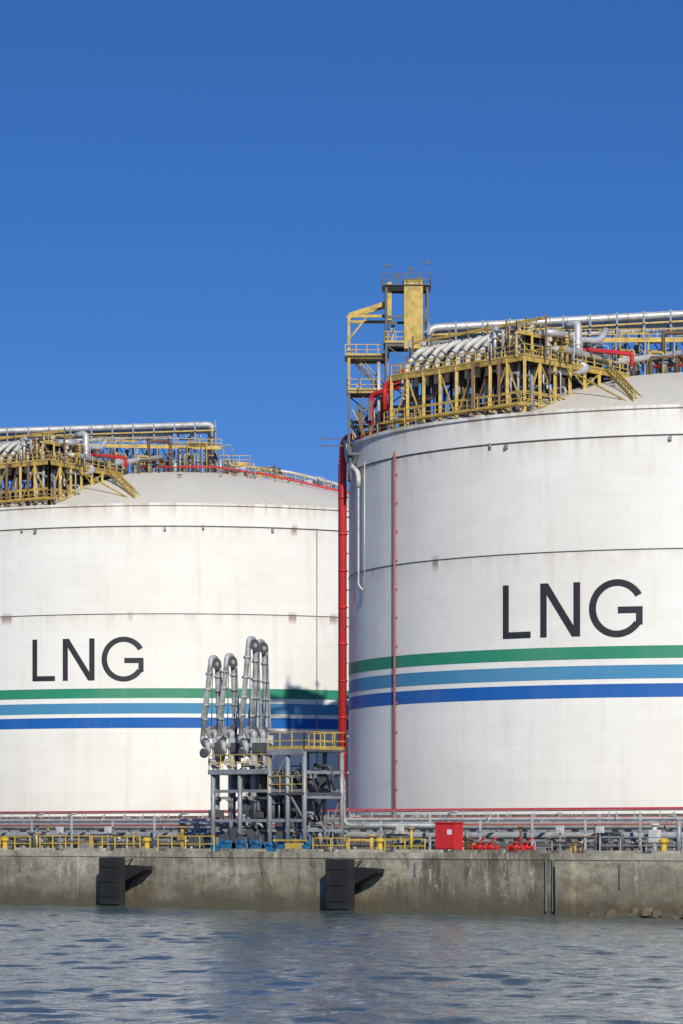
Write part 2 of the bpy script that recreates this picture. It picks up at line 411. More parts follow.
for dy,dz,r in ((0,0,.44),(1.6,-.6,.44),(-1.2,-1.8,.26),(3,-.9,.3)):
    o=Vector((0,dy,dz)); end=e1+o
    sv.path([e0+o+Vector((0,0,-3)),e0+o,end,Vector((end.x+.3,end.y,roofz(end.x,end.y)-.2))] if r>.3 else [e0+o,end+Vector((-6,0,-.2))],r,14,1.0)
    for i in range(1,16): 
        q=(e0+o).lerp(end,i/16+random.uniform(-.01,.01)); sv.flange(q,end-e0,r+.05,.15,14)
bgy=P('pipe_support_frames','bluegrey')
for i in range(13):
    q=e0.lerp(e1,i/12)
    for dy in (-1.8,3.6):
        zb=roofz(q.x,q.y+dy)-.1; bgy.beam((q.x,q.y+dy,max(zb,DZ if i<7 else 0)),(q.x,q.y+dy,q.z+.3),.2)
    bgy.beam((q.x,q.y-2.2,q.z-.95),(q.x,q.y+4,q.z-1.45),.18,.22)
    if i>6:
        bgy.beam((q.x,q.y-1.8,roofz(q.x,q.y-1.8)),(q.x,q.y+3.6,q.z-1.3),.12)
        if i<12:
            q2=e0.lerp(e1,(i+1)/12); bgy.beam((q.x,q.y-1.8,q.z-1.3),(q2.x,q2.y-1.8,roofz(q2.x,q2.y-1.8)+.3),.12)
ye.beam(e0+Vector((0,-1.8,-1.0)),e1+Vector((0,-1.8,-1.0)),.12,.18)
wz=56.8
for za,ya,xa,xb in ((wz,-14.0,-24,3.5),(wz-1.8,-11,-10,8)):
    rl.rail([(xa,ya,za),(xb,ya,za+.2)],1.1,1.5,.04)
    dk.beam((xa,ya+.6,za-.05),(xb,ya+.6,za+.15),1.2,.12); ye.beam((xa,ya,za-.15),(xb,ya,za+.05),.12,.3)
    x=xa
    while x<xb:
        for yy in (ya,ya+1.2): bgy.beam((x,yy,max(DZ if x<-12 else 0,roofz(x,yy)-.1)),(x,yy,za),.16)
        x+=3.1
for k in range(95):
    x=random.uniform(-24,5); y=random.uniform(-15.5,-9); z0=max(DZ if x<-12 else 0,roofz(x,y)); h=random.uniform(.8,4.5)
    mt=random.choice((('walkway_valves_grey','grey'),('walkway_valves_silver','silver'),('walkway_valves_yellow','yellow'),('walkway_valves_brown','brown'),('walkway_valves_blue','bluegrey')))
    g=P(*mt); r=random.choice((.07,.1,.15,.25)); g.tube((x,y,z0),(x,y,z0+h),r); g.flange((x,y,z0+h*.6),(0,0,1),r*1.8,.15)
    if random.random()<.7: 
        l=random.uniform(-3,3); g.path([(x,y,z0+h),(x+l,y,z0+h),(x+l,y,z0)],r*.9,8,.3)
sv.path([TL(566,326,343),TL(578,322,342),TL(578,362,341),TL(588,369,341),TL(575,372,340),TL(535,368,338),TL(528,378,337)],.42,14,.8)
sv.path([TL(515,336,340),TL(545,339,341),TL(600,341,344),TL(606,330,345)],.36,12,.8)
sv.flange(TL(578,345,341.5),(0,0,1),.56,.2); sv.flange(TL(560,370,339.3),(1,0,0),.56,.2)
rd=P('fire_water_pipes','red')
rd.path([TL(385,410,349),TL(385,384,349),TL(402,378,348),TL(402,372,347)],.28,10,.6)
rd.path([TL(545,348,342),TL(588,350,343),TL(632,354,347),TL(632,366,347)],.24,10,.5)
rd.path([TL(520,343,340),TL(545,348,340),TL(545,372,340)],.15,8,.4)
rd.path([(-8,-13,roofz(-8,-13)+.8),(2,-16,roofz(2,-16)+.9),(9,-20,roofz(9,-20)+.7),(22,-24,roofz(22,-24)+.6),(34,-15,roofz(34,-15)+.5)],.14,8,1)
for k in range(7):
    x=6+k*3.6; y=-20-math.sin(k)*1.2; z=roofz(x,y); rd.beam((x,y,z),(x,y,z+.9),.12)
cl=P('roof_valves','silver'); clr=P('roof_small_steel','yellow'); cld=P('roof_dark_fittings','dgrey'); clb=P('roof_brown_fittings','brown')
for k in range(80):
    x=random.uniform(3,27); y=random.uniform(-20,-2)-x*.1; z=roofz(x,y); h=random.uniform(.5,2.6)*(1-x/38)
    g=random.choice((cl,cl,cld,clr,clb,bgy)); g.tube((x,y,z-.1),(x,y,z+h),random.choice((.06,.1,.18)))
    if random.random()<.6:
        a=random.uniform(0,3.14); l=random.uniform(1,3.5); g.path([(x,y,z+h*.8),(x+math.cos(a)*l,y+math.sin(a)*l,z+h*.8),(x+math.cos(a)*l,y+math.sin(a)*l,z-.5)],.1,8,.3)
    if random.random()<.3: g.box((x,y,z+h*.5),(.6,.5,.5),a if k else 0)
clr.rail([(3,-13,roofz(3,-13)+.1),(10,-14,roofz(10,-14)+.1),(15,-14,roofz(15,-14))],1.1,1.4,.04)
cld.rail([(10,-8,roofz(10,-8)+.1),(20,-10,roofz(20,-10)+.1),(30,-12,roofz(30,-12))],1.1,1.4,.035)
cl.path([(4,-8,roofz(4,-8)+1.4),(14,-10,roofz(14,-10)+1.2),(20,-13,roofz(20,-13)+.9),(21,-14,roofz(21,-14)-.1)],.25,10,1)
s0=C.lerp(B,.72)+Vector((.6,-.5,0)); s1=Vector((-11.5,-34,0))
for o in (Vector((0,0,0)),Vector((1.1,.7,0))):
    ye.beam(up(s0+o,DZ),up(s1+o,roofz(s1.x,s1.y)+.2),.14,.28)
rl.rail([up(s0,DZ+.1),up(s1,roofz(s1.x,s1.y)+.3)],1.0,1.3,.035,2,False)
for i in range(14):
    q=s0.lerp(s1,i/14); z=DZ+(roofz(s1.x,s1.y)+.2-DZ)*i/14; ye.beam(up(q,z),up(q+Vector((1.1,.7,0)),z),.25,.05)
ye.beam(up(C.lerp(B,.4),DZ-.5),up(s1,ZR+.6),.16)
mats=[('deck_valves_yellow','yellow'),('deck_valves_white','whitep'),('deck_valves_grey','grey'),('deck_valves_silver','silver'),('deck_valves_dark','dgrey'),('deck_valves_brown','brown')]
for k in range(240):
    u=random.random()
    q=(A.lerp(C,u) + nAC*random.uniform(2.5,8)) if random.random()<.5 else (C.lerp(B,u)+nCB*random.uniform(.6,6))
    g=P(*random.choice(mats)); h=random.uniform(.7,3.6); z=DZ+.1; r=random.choice((.06,.08,.12,.2))
    g.tube(up(q,z),up(q,z+h),r); g.flange(up(q,z+h*.7),(0,0,1),r*1.9,.12,10)
    a=random.uniform(0,6.28)
    if random.random()<.6:
        d_=Vector((math.cos(a),math.sin(a),0))*random.uniform(.8,2.2)
        g.path([up(q,z+h*.9),up(q+d_,z+h*.9),up(q+d_,z+h*.3)],r*.8,8,.3)
    if random.random()<.2: g.box(up(q,z+h),(.6,.45,.4),a)
for k in range(60):
    u=random.random(); q=(A.lerp(C,u)+nAC*random.uniform(.8,5)) if k%2 else (C.lerp(B,u*.8)+nCB*random.uniform(.8,5))
    g=P(*random.choice((('under_deck_pipes_grey','grey'),('under_deck_pipes_brown','brown'),('under_deck_pipes_silver','silver'))))
    z=DZ-random.uniform(.5,3); d_=al*random.uniform(-3,3); g.path([up(q,DZ),up(q,z),up(q+d_,z),up(q+d_,roofz(q.x,q.y)+.2)],random.choice((.08,.12,.18)),8,.4)
P.done(); P.copy((TC2[0],TC2[1],0),ROT2)

# ------------------------------------------------------------ rooftop access tower
G=Grp('access_tower',(TC[0],TC[1],0))
y_=G('yellow_frame','yellow'); g_=G('grey_frame','dgrey'); r_=G('tower_handrail','yellow'); f_=G('tower_floors','dgrey')
def tower(x0,x1,y0,y1,zb,zt,levels,zsplit,mb_top,mb_low,w=.28,br=True):
    for x in (x0,x1):
        for y in (y0,y1):
            mb_low.beam((x,y,zb),(x,y,zsplit),w); mb_top.beam((x,y,zsplit),(x,y,zt),w)
    lv=[zb]+levels+[zt]
    for i,z in enumerate(lv):
        mb=mb_top if z>=zsplit else mb_low
        for a,c in (((x0,y0),(x1,y0)),((x1,y0),(x1,y1)),((x1,y1),(x0,y1)),((x0,y1),(x0,y0))):
            mb.beam((a[0],a[1],z),(c[0],c[1],z),w*.9,w*1.1)
            if i<len(lv)-1 and (br or z<zsplit):
                if (i%2): mb.beam((a[0],a[1],z),(c[0],c[1],lv[i+1]),w*.45)
                else: mb.beam((c[0],c[1],z),(a[0],a[1],lv[i+1]),w*.45)
tower(-40.0,-35.9,-10,-6,45.2,60.0,[48.6,51.9,55.6],51.8,y_,g_,.28,False)
tower(-36.0,-31.6,-12,-8,46.5,62.9,[50,53.2,56.6,59.6],56,g_,g_,.24,False)
for z,x0,x1,y0,y1 in ((51.9,-40.2,-35.9,-10.2,-5.8),(55.6,-40.4,-35.7,-10.4,-5.8),(56.7,-36.2,-31.4,-12.2,-7.8),(62.9,-36.4,-31.2,-12.4,-7.6)):
    f_.box(((x0+x1)/2,(y0+y1)/2,z+.1),(x1-x0,y1-y0,.1))
    (r_ if z<60 else g_).rail([(x0,y1,z+.15),(x0,y0,z+.15),(x1,y0,z+.15),(x1,y1,z+.15)],1.15,1.3,.04,2,z<60)
y_.box((-33.1,-11.2,59.8),(2.0,2.1,7.2)); y_.box((-33.1,-11.2,63.5),(2.2,2.3,.15))
y_.beam((-40.2,-8,60.1),(-35.5,-8,61.6),.4); y_.beam((-40.0,-10,60.1),(-36,-10,61.4),.25,.45)
y_.box((-35.7,-11,61.4),(.55,.55,4.2)); y_.beam((-40,-10,57.5),(-38,-10,60),.18)
for i,(za,zb) in enumerate(((46.8,51.9),(51.9,55.6))):
    xa,xb=(-39.6,-36.3) if i%2==0 else (-36.3,-39.6)
    for yy in (-9.2,-8.3): g_.beam((xa,yy,za),(xb,yy,zb),.1,.3)
    r_.rail([(xa,-9.4,za),(xb,-9.4,zb)],1,1.2,.035,2,False)
for x,y,h in ((-35.9,-12,2.2),(-34.7,-10,1.5),(-33.4,-11,2.0),(-31.6,-12,2.5),(-32.4,-8,1.6)):
    g_.beam((x,y,62.9),(x,y,63+h),.09); g_.box((x,y,62.9+h),(.5,.25,.3))
for k in range(30):
    x=random.uniform(-39.5,-32); y=random.uniform(-11.5,-7); z0=random.choice((47.,50,52,56.8) if x>-36 else (47,48.6,52)); h=random.uniform(1,3.2)
    G(*random.choice((('tower_boxes_dark','dgrey'),('tower_boxes_brown','brown'),('tower_boxes_grey','grey')))).beam((x,y,z0),(x+random.uniform(-.8,.8),y,z0+h),random.choice((.1,.16,.4)))
for z in (47.2,46.4): g_.beam((-43.2,-7,z),(-39,-7,z),.12)
g_.beam((-43,-7,46.2),(-43,-7,48.2),.1); g_.beam((-39.9,-8,43.4),(-38.7,-8,46),.25)
for x,y in ((-39.8,-9.5),(-39.9,-6.5)): g_.beam((x,y,42.5),(x,y,46),.2)
gd=G('tower_pipes','silver'); gd.tube((-36.8,-10.4,47),(-36.8,-10.4,55),.2); gd.tube((-33.5,-12.3,47),(-33.5,-12.3,57),.16)
rr=G('tower_fire_pipe','red'); rr.path([(-37.6,-10.5,47.4),(-37.6,-10.5,51.5),(-35.5,-12.4,51.8),(-35.5,-12.4,48)],.28,10,.7)
G.done(); G.copy((TC2[0],TC2[1],0),ROT2)

# ------------------------------------------------------------ quay frame
P0=Vector((-21.6,208.5,0)); U=Vector((.734,-.679,0)).normalized(); NV=Vector((.679,.734,0)).normalized()
AU=math.atan2(U.y,U.x)
GZ=3.3
def tpar(px,v):
    k=(px-CX)/F; bx=P0.x+NV.x*v; by=P0.y+NV.y*v
    return (k*by-bx)/(U.x-k*U.y)
def Q(px,v,py=None,z=None):
    q=P0+NV*v+U*tpar(px,v)
    if py is not None: z=CH+(HY-py)/F*q.y
    return Vector((q.x,q.y,z if z is not None else GZ))
def UV(t,v,z): q=P0+U*t+NV*v; return Vector((q.x,q.y,z))
b=MB(); b.add([UV(-4000,.3,GZ),UV(2500,.3,GZ),UV(2500,9000,GZ),UV(-4000,9000,GZ)],[(0,1,2,3)]); b.obj('ground','ground')
# water: displaced sheet near the quay, joined to a flat outer sheet
WX0,WX1,WY0,WY1=-32.0,32.0,66.0,224.0
nx=int((WX1-WX0)/.15)+1; ny=int((WY1-WY0)/.2)+1
X,Y=np.meshgrid(np.linspace(WX0,WX1,nx),np.linspace(WY0,WY1,ny))
Zw=np.zeros_like(X); rs=np.random.RandomState(3)
nw=80
for i in range(nw):
    lam=.75*(6.0/.75)**rs.rand(); th=rs.normal(math.radians(80),math.radians(38)); k=2*math.pi/lam
    steep=.021*(1.1 if lam<2 else (.8 if lam<4 else .5))
    ph=rs.rand()*6.28
    arg=k*(X*math.cos(th)+Y*math.sin(th))+ph
    modu=.6+.6*np.sin(X*rs.uniform(.03,.3)+Y*rs.uniform(.01,.08)+rs.rand()*6.28)*np.sin(Y*rs.uniform(.02,.14)+rs.rand()*6.28)
    Zw+=steep/k*np.sin(arg)*modu
ed=np.minimum(np.minimum(X-WX0,WX1-X),np.minimum(Y-WY0,WY1-Y)); Zw*=np.clip(ed/3,0,1)
vco=np.stack([X,Y,Zw],-1).reshape(-1,3).astype(np.float32)
ii=(np.arange(ny-1)[:,None]*nx+np.arange(nx-1)[None,:]).reshape(-1)
fc=np.stack([ii,ii+1,ii+1+nx,ii+nx],-1).astype(np.int32)
outer=np.array([(-9000,-3000,0),(9000,-3000,0),(9000,12000,0),(-9000,12000,0),(WX0,WY0,0),(WX1,WY0,0),(WX1,WY1,0),(WX0,WY1,0)],dtype=np.float32)
o0=len(vco); vco=np.concatenate([vco,outer]); of=np.array([(0,1,5,4),(1,2,6,5),(2,3,7,6),(3,0,4,7)],dtype=np.int32)+o0
fc=np.concatenate([fc,of])
me=bpy.data.meshes.new('water'); me.vertices.add(len(vco)); me.vertices.foreach_set('co',vco.ravel()); me.loops.add(len(fc)*4); me.loops.foreach_set('vertex_index',fc.ravel())
me.polygons.add(len(fc)); me.polygons.foreach_set('loop_start',np.arange(len(fc),dtype=np.int32)*4); me.polygons.foreach_set('loop_total',np.full(len(fc),4,dtype=np.int32)); me.update(calc_edges=True)
me.polygons.foreach_set('use_smooth',np.ones(len(fc),dtype=bool)); me.validate(); me.materials.append(M['water']); o=bpy.data.objects.new('water',me); sc.collection.objects.link(o)
# quay wall
G=Grp('quay_wall'); b=G('wall_face','quay'); cp=G('wall_cap','cap'); jt=G('joint_and_pipes','dgrey')
seg=11.3; t0=-395
tt=t0
while tt<260:
    a,c=tt+.03,tt+seg-.03
    vs=[UV(a,0,-3),UV(c,0,-3),UV(c,0,GZ-.3),UV(a,0,GZ-.3),UV(a,.9,-3),UV(c,.9,-3),UV(c,.9,GZ-.3),UV(a,.9,GZ-.3)]
    b.add(vs,[(0,1,2,3),(4,7,6,5),(0,3,7,4),(1,5,6,2),(3,2,6,7)])
    vs=[UV(a,-.05,GZ-.3),UV(c,-.05,GZ-.3),UV(c,-.05,GZ+.05),UV(a,-.05,GZ+.05),UV(a,1.0,GZ-.3),UV(c,1.0,GZ-.3),UV(c,1.0,GZ+.05),UV(a,1.0,GZ+.05)]
    cp.add(vs,[(0,1,2,3),(4,7,6,5),(0,3,7,4),(1,5,6,2),(3,2,6,7),(0,4,5,1)])
    tt+=seg
for px in (546,553):
    q=Q(px,-.1); jt.beam(up(q,.2),up(q,GZ-.3),.1)
for px in (20,262,415,620):
    q=Q(px,-.08); jt.beam(up(q,1.9+random.uniform(-.5,.5)),up(q,GZ-.5),.08)
q=Q(566,-.18); b.box(up(q,1.3),(1.1,.5,3.2),AU)
G.done()
G=Grp('rubble_toe'); b=G('apron','quay'); a=tpar(585,-.9)
vs=[UV(a,-1.0,-2),UV(a+60,-2.2,-2),UV(a+60,-2.2,.35),UV(a,-.9,.05),UV(a,.0,-2),UV(a+60,.0,-2),UV(a+60,.0,.8),UV(a,.0,.25)]
b.add(vs,[(0,1,2,3),(0,3,7,4),(3,2,6,7)])
b=G('rocks','quay')
for i in range(90):
    tt=a+random.uniform(0,40); s_=random.uniform(.15,.4); q=UV(tt,-random.uniform(.1,1.6),random.uniform(.0,.35))
    n=9; vs=[]
    for j in range(n): 
        th=j/n*6.28
        vs.append((q.x+math.cos(th)*s_*random.uniform(.7,1.2),q.y+math.sin(th)*s_*random.uniform(.7,1.2),q.z-.2))
    for j in range(n):
        th=j/n*6.28; vs.append((q.x+math.cos(th)*s_*random.uniform(.4,.8),q.y+math.sin(th)*s_*random.uniform(.4,.8),q.z+s_*random.uniform(.3,.6)))
    b.add(vs,[(j,(j+1)%n,n+(j+1)%n,n+j) for j in range(n)]+[tuple(range(n,2*n))])
G.done()
def fender(px):
    q=Q(px,-1.1); G=Grp('dock_fender',(q.x,q.y,0),AU)
    b=G('rubber_panel','black'); 
    b.box((0,0,1.5),(1.9,.4,2.9)); b.box((0,-.22,1.5),(1.7,.1,2.75))
    for z in (.6,1.5,2.4): b.box((0,-.29,z),(1.6,.06,.06))
    b.path([(0,.15,1.7),(0,1.2,1.7)],.5,14); b.path([(0,.7,1.7),(0,1.1,1.7)],.68,14)
    y0,y1=.2,.9
    prof=[(.9,1.55),(1.5,1.8),(2.6,2.2),(2.6,2.42),(.9,2.5)]
    vs=[(x,y0,z) for x,z in prof]+[(x,y1,z) for x,z in prof]; n=len(prof)
    b.add(vs,[tuple(range(n)),tuple(range(2*n-1,n-1,-1))]+[(i,n+i,n+(i+1)%n,(i+1)%n) for i in range(n)])
    c=G('bracket','dgrey')
    for s in (-.7,.7):
        c.beam((s,.1,2.6),(s,1.15,2.9),.08)
    G.done()
fender(112); fender(340); fender(-110)

# ------------------------------------------------------------ containment wall
G=Grp('containment_wall'); b=G('wall','dike')
vv=62
vs=[UV(-500,vv,GZ-.2),UV(200,vv,GZ-.2),UV(200,vv,5.9),UV(-500,vv,5.9),UV(-500,vv+.5,GZ-.2),UV(200,vv+.5,GZ-.2),UV(200,vv+.5,5.9),UV(-500,vv+.5,5.9)]
b.add(vs,[(0,1,2,3),(4,7,6,5),(3,2,6,7)])
for t_ in range(-200,200,6): b.box(UV(t_,vv-.15,4.5),(.35,.3,2.7),AU)
G.done()
G=Grp('grass_verge'); 
gm,gt,gp=newmat('dry_grass'); gv=objc(gt); gt.links.new(mixc(gt,ramp(gt,noise(gt,gv,.6,5),.4,.6),(.075,.085,.03),(.16,.13,.06)),gp.inputs['Base Color']); gp.inputs['Roughness'].default_value=.9; M['grass']=gm
b=G('tufts','grass')
for i in range(9000):
    t_=random.uniform(-75,45); v_=random.uniform(50,60); q=UV(t_,v_,GZ); a=random.uniform(0,3.14); h=random.uniform(.3,1.0)*(1+.5*math.sin(t_*.35)+.35*math.sin(t_*1.1)); w_=random.uniform(.05,.16); dx,dy=math.cos(a)*w_,math.sin(a)*w_
    lx=random.uniform(-.25,.25)
    b.add([(q.x-dx,q.y-dy,GZ),(q.x+dx,q.y+dy,GZ),(q.x+dx*.6+lx,q.y+dy*.6,GZ+h*.7),(q.x-dx*.2+lx*1.6,q.y,GZ+h)],[(0,1,2,3)])
G.done()
G=Grp('fire_water_main'); b=G('pipe','red'); s=G('supports','grey')
b.path([UV(-200,44,6.05),UV(160,44,6.15)],.12,8)
b2=G('secondary_pipe','redbrown'); b2.path([UV(-200,30,5.45),UV(160,30,5.45)],.09,8)
for t_ in range(-120,120,5):
    s.beam(UV(t_,30,GZ),UV(t_,30,5.4),.1); s.beam(UV(t_,44,GZ),UV(t_,44,5.9),.12)
G.done()
# pipe rack
G=Grp('pipe_rack'); p_=G('large_pipes','rackpipe'); s=G('rack_frames','grey'); y=G('walkway_rail','grey'); rdp=G('fire_pipe','redbrown'); wh=G('insulated_pipe','silver'); dkp=G('dark_pipes','dgrey')
for v_,z_,r_,g in ((13,4.30,.22,p_),(14,4.85,.2,p_),(15.2,4.9,.24,p_),(16.5,4.25,.26,dkp),(17.4,5.3,.1,wh),(12.2,3.72,.14,dkp),(20,5.25,.17,p_),(21,4.5,.2,dkp),(12.6,4.95,.06,rdp)):
    g.path([UV(-160,v_,z_),UV(110,v_,z_)],r_,10)
    for t_ in range(-60,60,7):
        if random.random()<.5: g.flange(UV(t_+random.uniform(0,5),v_,z_),U,r_*1.3,.18)
for i,t_ in enumerate(range(-110,80,4)):
    for v_ in (11.6,18): s.beam(UV(t_,v_,GZ),UV(t_,v_,5.2 if i%2 else 5.6),.14)
    s.beam(UV(t_,11.3,4.55),UV(t_,21.4,4.55),.14,.18); s.beam(UV(t_,11.3,4.0),UV(t_,18.4,4.0),.12,.14)
    if i%3==0: s.beam(UV(t_,22,GZ),UV(t_,22,5.7),.14)
y.rail([UV(-120,24,4.9),UV(70,24,4.9)],1.0,2.0,.03)
for t_ in range(-120,71,6): y.beam(UV(t_,24,GZ),UV(t_,24,4.9),.12)
for k in range(240):
    t_=random.uniform(-70,45); v_=random.uniform(6,26); h=random.uniform(.4,1.7)
    g=G(*random.choice((('valves_grey','grey'),('valves_dark','dgrey'),('valves_white','whitep'),('valves_brown','brown'),('valves_dark','dgrey'),('valves_yellow','yellow'))))
    r=random.choice((.06,.09,.14)); g.tube(UV(t_,v_,GZ),UV(t_,v_,GZ+h),r); g.flange(UV(t_,v_,GZ+h),(0,0,1),r*2,.1)
    if random.random()<.5: l=random.uniform(-2.5,2.5); g.path([UV(t_,v_,GZ+h*.7),UV(t_+l,v_,GZ+h*.7),UV(t_+l,v_,GZ)],r*.8,8,.2)
    elif random.random()<.4: g.box(UV(t_,v_,GZ+h*.6),(random.uniform(.4,1.2),.4,random.uniform(.3,.8)),AU)
G.done()
G=Grp('spray_nozzle_stand'); b=G('stand','armgrey')
for px in list(range(8,210,27))+list(range(365,683,37)):
    q=Q(px+random.uniform(-5,5),25); h=random.uniform(1.6,2.1)
    b.path([up(q,GZ),up(q,GZ+h),up(q+U*.7,GZ+h+.45),up(q+U*1.3,GZ+h+.45)],.07,8,.2)
G.done()
# ------------------------------------------------------------ quay edge furniture
def bollard(px,v=1.3):
    q=Q(px,v); G=Grp('mooring_bollard',(q.x,q.y,GZ)); b=G('post','yellow2')
    b.revolve([(.34,0),(.34,.08),(.19,.12),(.16,.5),(.18,.58),(.28,.66),(.28,.78),(.18,.86),(0.01,.88)],20); G.done()
for px in (5,147,380,664): bollard(px)
def edge_rail(pa,pb,v=2.2,h=.95,name='safety_railing',mat='yellow2'):
    G=Grp(name); b=G('rails',mat); b.rail([Q(pa,v),Q(pb,v)],h,1.3,.03,2,False); G.done()
edge_rail(158,214); edge_rail(40,92,4); edge_rail(313,349,2.0,.85); edge_rail(385,425,3,.8); edge_rail(0,30,5,.9); edge_rail(90,140,5,.9); edge_rail(535,552,4,.7,'safety_railing','grey'); edge_rail(600,683,6,.9,'safety_railing','grey')
G=Grp('edge_kerb'); b=G('kerb','cap'); 
a=tpar(-60,.6); e=tpar(760,.6); tt=a
while tt<e: b.box(UV(tt,.55,GZ+.13),(3.6,.25,.16),AU); tt+=4.6
G.done()
q=Q(449,5); G=Grp('fire_hose_cabinet',(q.x,q.y,GZ),AU); b=G('body','red'); b.box((0,0,.95),(1.5,.7,1.5)); b.box((0,0,1.74),(1.65,.85,.08)); b.box((-.37,-.37,.95),(.68,.04,1.35)); b.box((.37,-.37,.95),(.68,.04,1.35))
c=G('feet','dgrey'); 
for x in (-.65,.65): c.box((x,0,.1),(.12,.6,.2))
c.box((-.08,-.41,.95),(.04,.04,.3)); c=G('label','glass'); c.box((.37,-.395,1.2),(.35,.012,.3)); G.done()
def monitor(px,v=5):
    q=Q(px,v); G=Grp('fire_monitor',(q.x,q.y,GZ),AU); b=G('body','red')
    b.path([(-.5,0,.3),(.5,0,.3)],.1,10); b.flange((-.5,0,.3),(1,0,0),.17); b.flange((.5,0,.3),(1,0,0),.17); b.tube((0,0,0),(0,0,.6),.08); b.flange((0,0,.58),(0,0,1),.18,.06,16)
    b.path([(0,0,.55),(.1,0,.75),(.5,-.1,.85)],.05,8,.1); b.box((-.2,0,.45),(.18,.2,.18)); G.done()
for px in (480,516): monitor(px,5+random.random()); monitor(px+11,6)
q=Q(679,6); G=Grp('lamp_post',(q.x,q.y,GZ)); b=G('post','grey'); b.tube((0,0,0),(0,0,1.9),.14,12); b.flange((0,0,.05),(0,0,1),.3,.08); b.box((0,0,1.95),(.35,.35,.15)); G.done()
for px in (60,108,400,560,600):
    q=Q(px,8); G=Grp('instrument_stand',(q.x,q.y,GZ),AU); b=G('post','grey'); b.beam((0,0,0),(0,0,1.2),.08); c=G('box','whitep'); c.box((0,0,1.35),(.45,.22,.4)); c.box((0,-.12,1.37),(.25,.03,.18)); G.done()

# ------------------------------------------------------------ loading platform
G=Grp('loading_platform')
gf=G('steel_frame','grey'); yr=G('handrails','yellow'); dd=G('decks','dgrey'); bl=G('machinery','blue'); wp=G('pipes','armgrey'); dm=G('dark_machinery','dgrey')
V0,V1=5.0,9.6
tA=tpar(209,V0); tB=tpar(268,V0); tC=tpar(304,V0)
ZD1=Q(250,6,772).z; ZD2=Q(305,6,752).z
def deck(t0,t1,v0,v1,z,mb):
    vs=[UV(t0,v0,z),UV(t1,v0,z),UV(t1,v1,z),UV(t0,v1,z)]; vs+=[q+Vector((0,0,.14)) for q in vs]
    mb.add(vs,[(3,2,1,0),(4,5,6,7),(0,1,5,4),(1,2,6,5),(2,3,7,6),(3,0,4,7)])
deck(tA,tB,V0,V1-1,ZD1,dd); deck(tB+.02,tC,V0,V1-1,ZD2,dd); deck(tB+.02,tC,V0,V1-1,ZD2-2.6,dd)
yr.rail([UV(tB,V0,ZD2+.15),UV(tC,V0,ZD2+.15),UV(tC,V1-1,ZD2+.15),UV(tB,V1-1,ZD2+.15)],1.05,1.0,.03)
yr.rail([UV(tA,V1-1,ZD1+.15),UV(tA,V0,ZD1+.15),UV(tB,V0,ZD1+.15)],.9,1.1,.025,2,False)
yr.rail([UV(tB,V0,ZD2-2.45),UV(tC,V0,ZD2-2.45)],1.0,1.1,.025,2,False)
gf.beam(UV(tA,V0-.05,ZD1),UV(tB,V0-.05,ZD1),.1,.3); gf.beam(UV(tB,V0-.05,ZD2),UV(tC,V0-.05,ZD2),.1,.35)
ts=[tA+.2,(tA+tB)/2,tB,(tB+tC)/2,tC-.1]
for i,t_ in enumerate(ts):
    zt=ZD1 if i<2 else ZD2
    for v_ in (V0+.15,V1-1.15):
        gf.tube(UV(t_,v_,GZ),UV(t_,v_,zt),.15,10)
    for z in (4.6,6.6,8.1):
        if z<zt: gf.beam(UV(t_,V0,z),UV(t_,V1-1,z),.14,.18)
for a,c in zip(ts[:-1],ts[1:]):
    for z in (5.2,7.0): gf.beam(UV(a,V0+.15,z),UV(c,V0+.15,z),.12,.18); gf.beam(UV(a,V1-1.15,z),UV(c,V1-1.15,z),.12,.18)
    gf.beam(UV(a,V1-1.15,GZ+.3),UV(c,V1-1.15,6.9),.09); 
gf.beam(UV(ts[2],V0+.15,7.0),UV(ts[3],V0+.15,ZD2-.1),.09); gf.beam(UV(ts[4],V0+.15,5.2),UV(ts[3],V0+.15,7.0),.09)
for o in (0,.7): dm.beam(UV(tC+.3,V0+1+o,GZ),UV(tC-2.2,V0+1+o,ZD2-2.6),.08,.22)
for k in range(125):
    t_=random.uniform(tA,tC-1.0); v_=random.uniform(V0+.2,V1-1.2); z0=random.choice((GZ,GZ,GZ,5.2,7.0) if t_<tB else (GZ,GZ,5.2,7.0,ZD2-2.5)); h=random.uniform(.5,1.9)
    g=random.choice((dm,dm,dm,wp,gf)); r=random.choice((.05,.08,.12,.18))
    g.tube(UV(t_,v_,z0),UV(t_,v_,z0+h),r); g.flange(UV(t_,v_,z0+h*.8),(0,0,1),r*1.8,.1)
    q_=random.random()
    if q_<.5: g.path([UV(t_,v_,z0+h*.9),UV(t_+1.2,v_,z0+h*.9),UV(t_+1.2,v_+.4,z0)],r*.8,8,.25)
    elif q_<.85: dm.box(UV(t_,v_,z0+h*.6),(random.uniform(.3,.9),.5,random.uniform(.3,.9)),AU)
for px in (216,226,241,256,270,283,296,305):
    t_=tpar(px,V0-1.2); hh=random.uniform(.25,.5); bl.box(UV(t_,V0-1.2,GZ+hh/2),(random.uniform(.3,.5),.5,hh),AU); bl.tube(UV(t_-.3,V0-1.2,GZ+hh+.12),UV(t_+.3,V0-1.2,GZ+hh+.12),.12,12); bl.flange(UV(t_-.3,V0-1.2,GZ+hh+.12),U,.18,.08); bl.tube(UV(t_+.2,V0-1.0,GZ),UV(t_+.2,V0-1.0,GZ+random.uniform(.7,1.1)),.06)
dm.box(UV((tB+tC)/2-.3,V0+1.5,GZ+3.2),(1.4,1.3,1.5),AU); dm.box(UV(tB+.6,V0+1.2,GZ+1.1),(1.3,1.0,1.9),AU)
dm.box(UV(tA+1.0,V0+2.2,GZ+1.0),(1.0,1.0,1.5),AU)
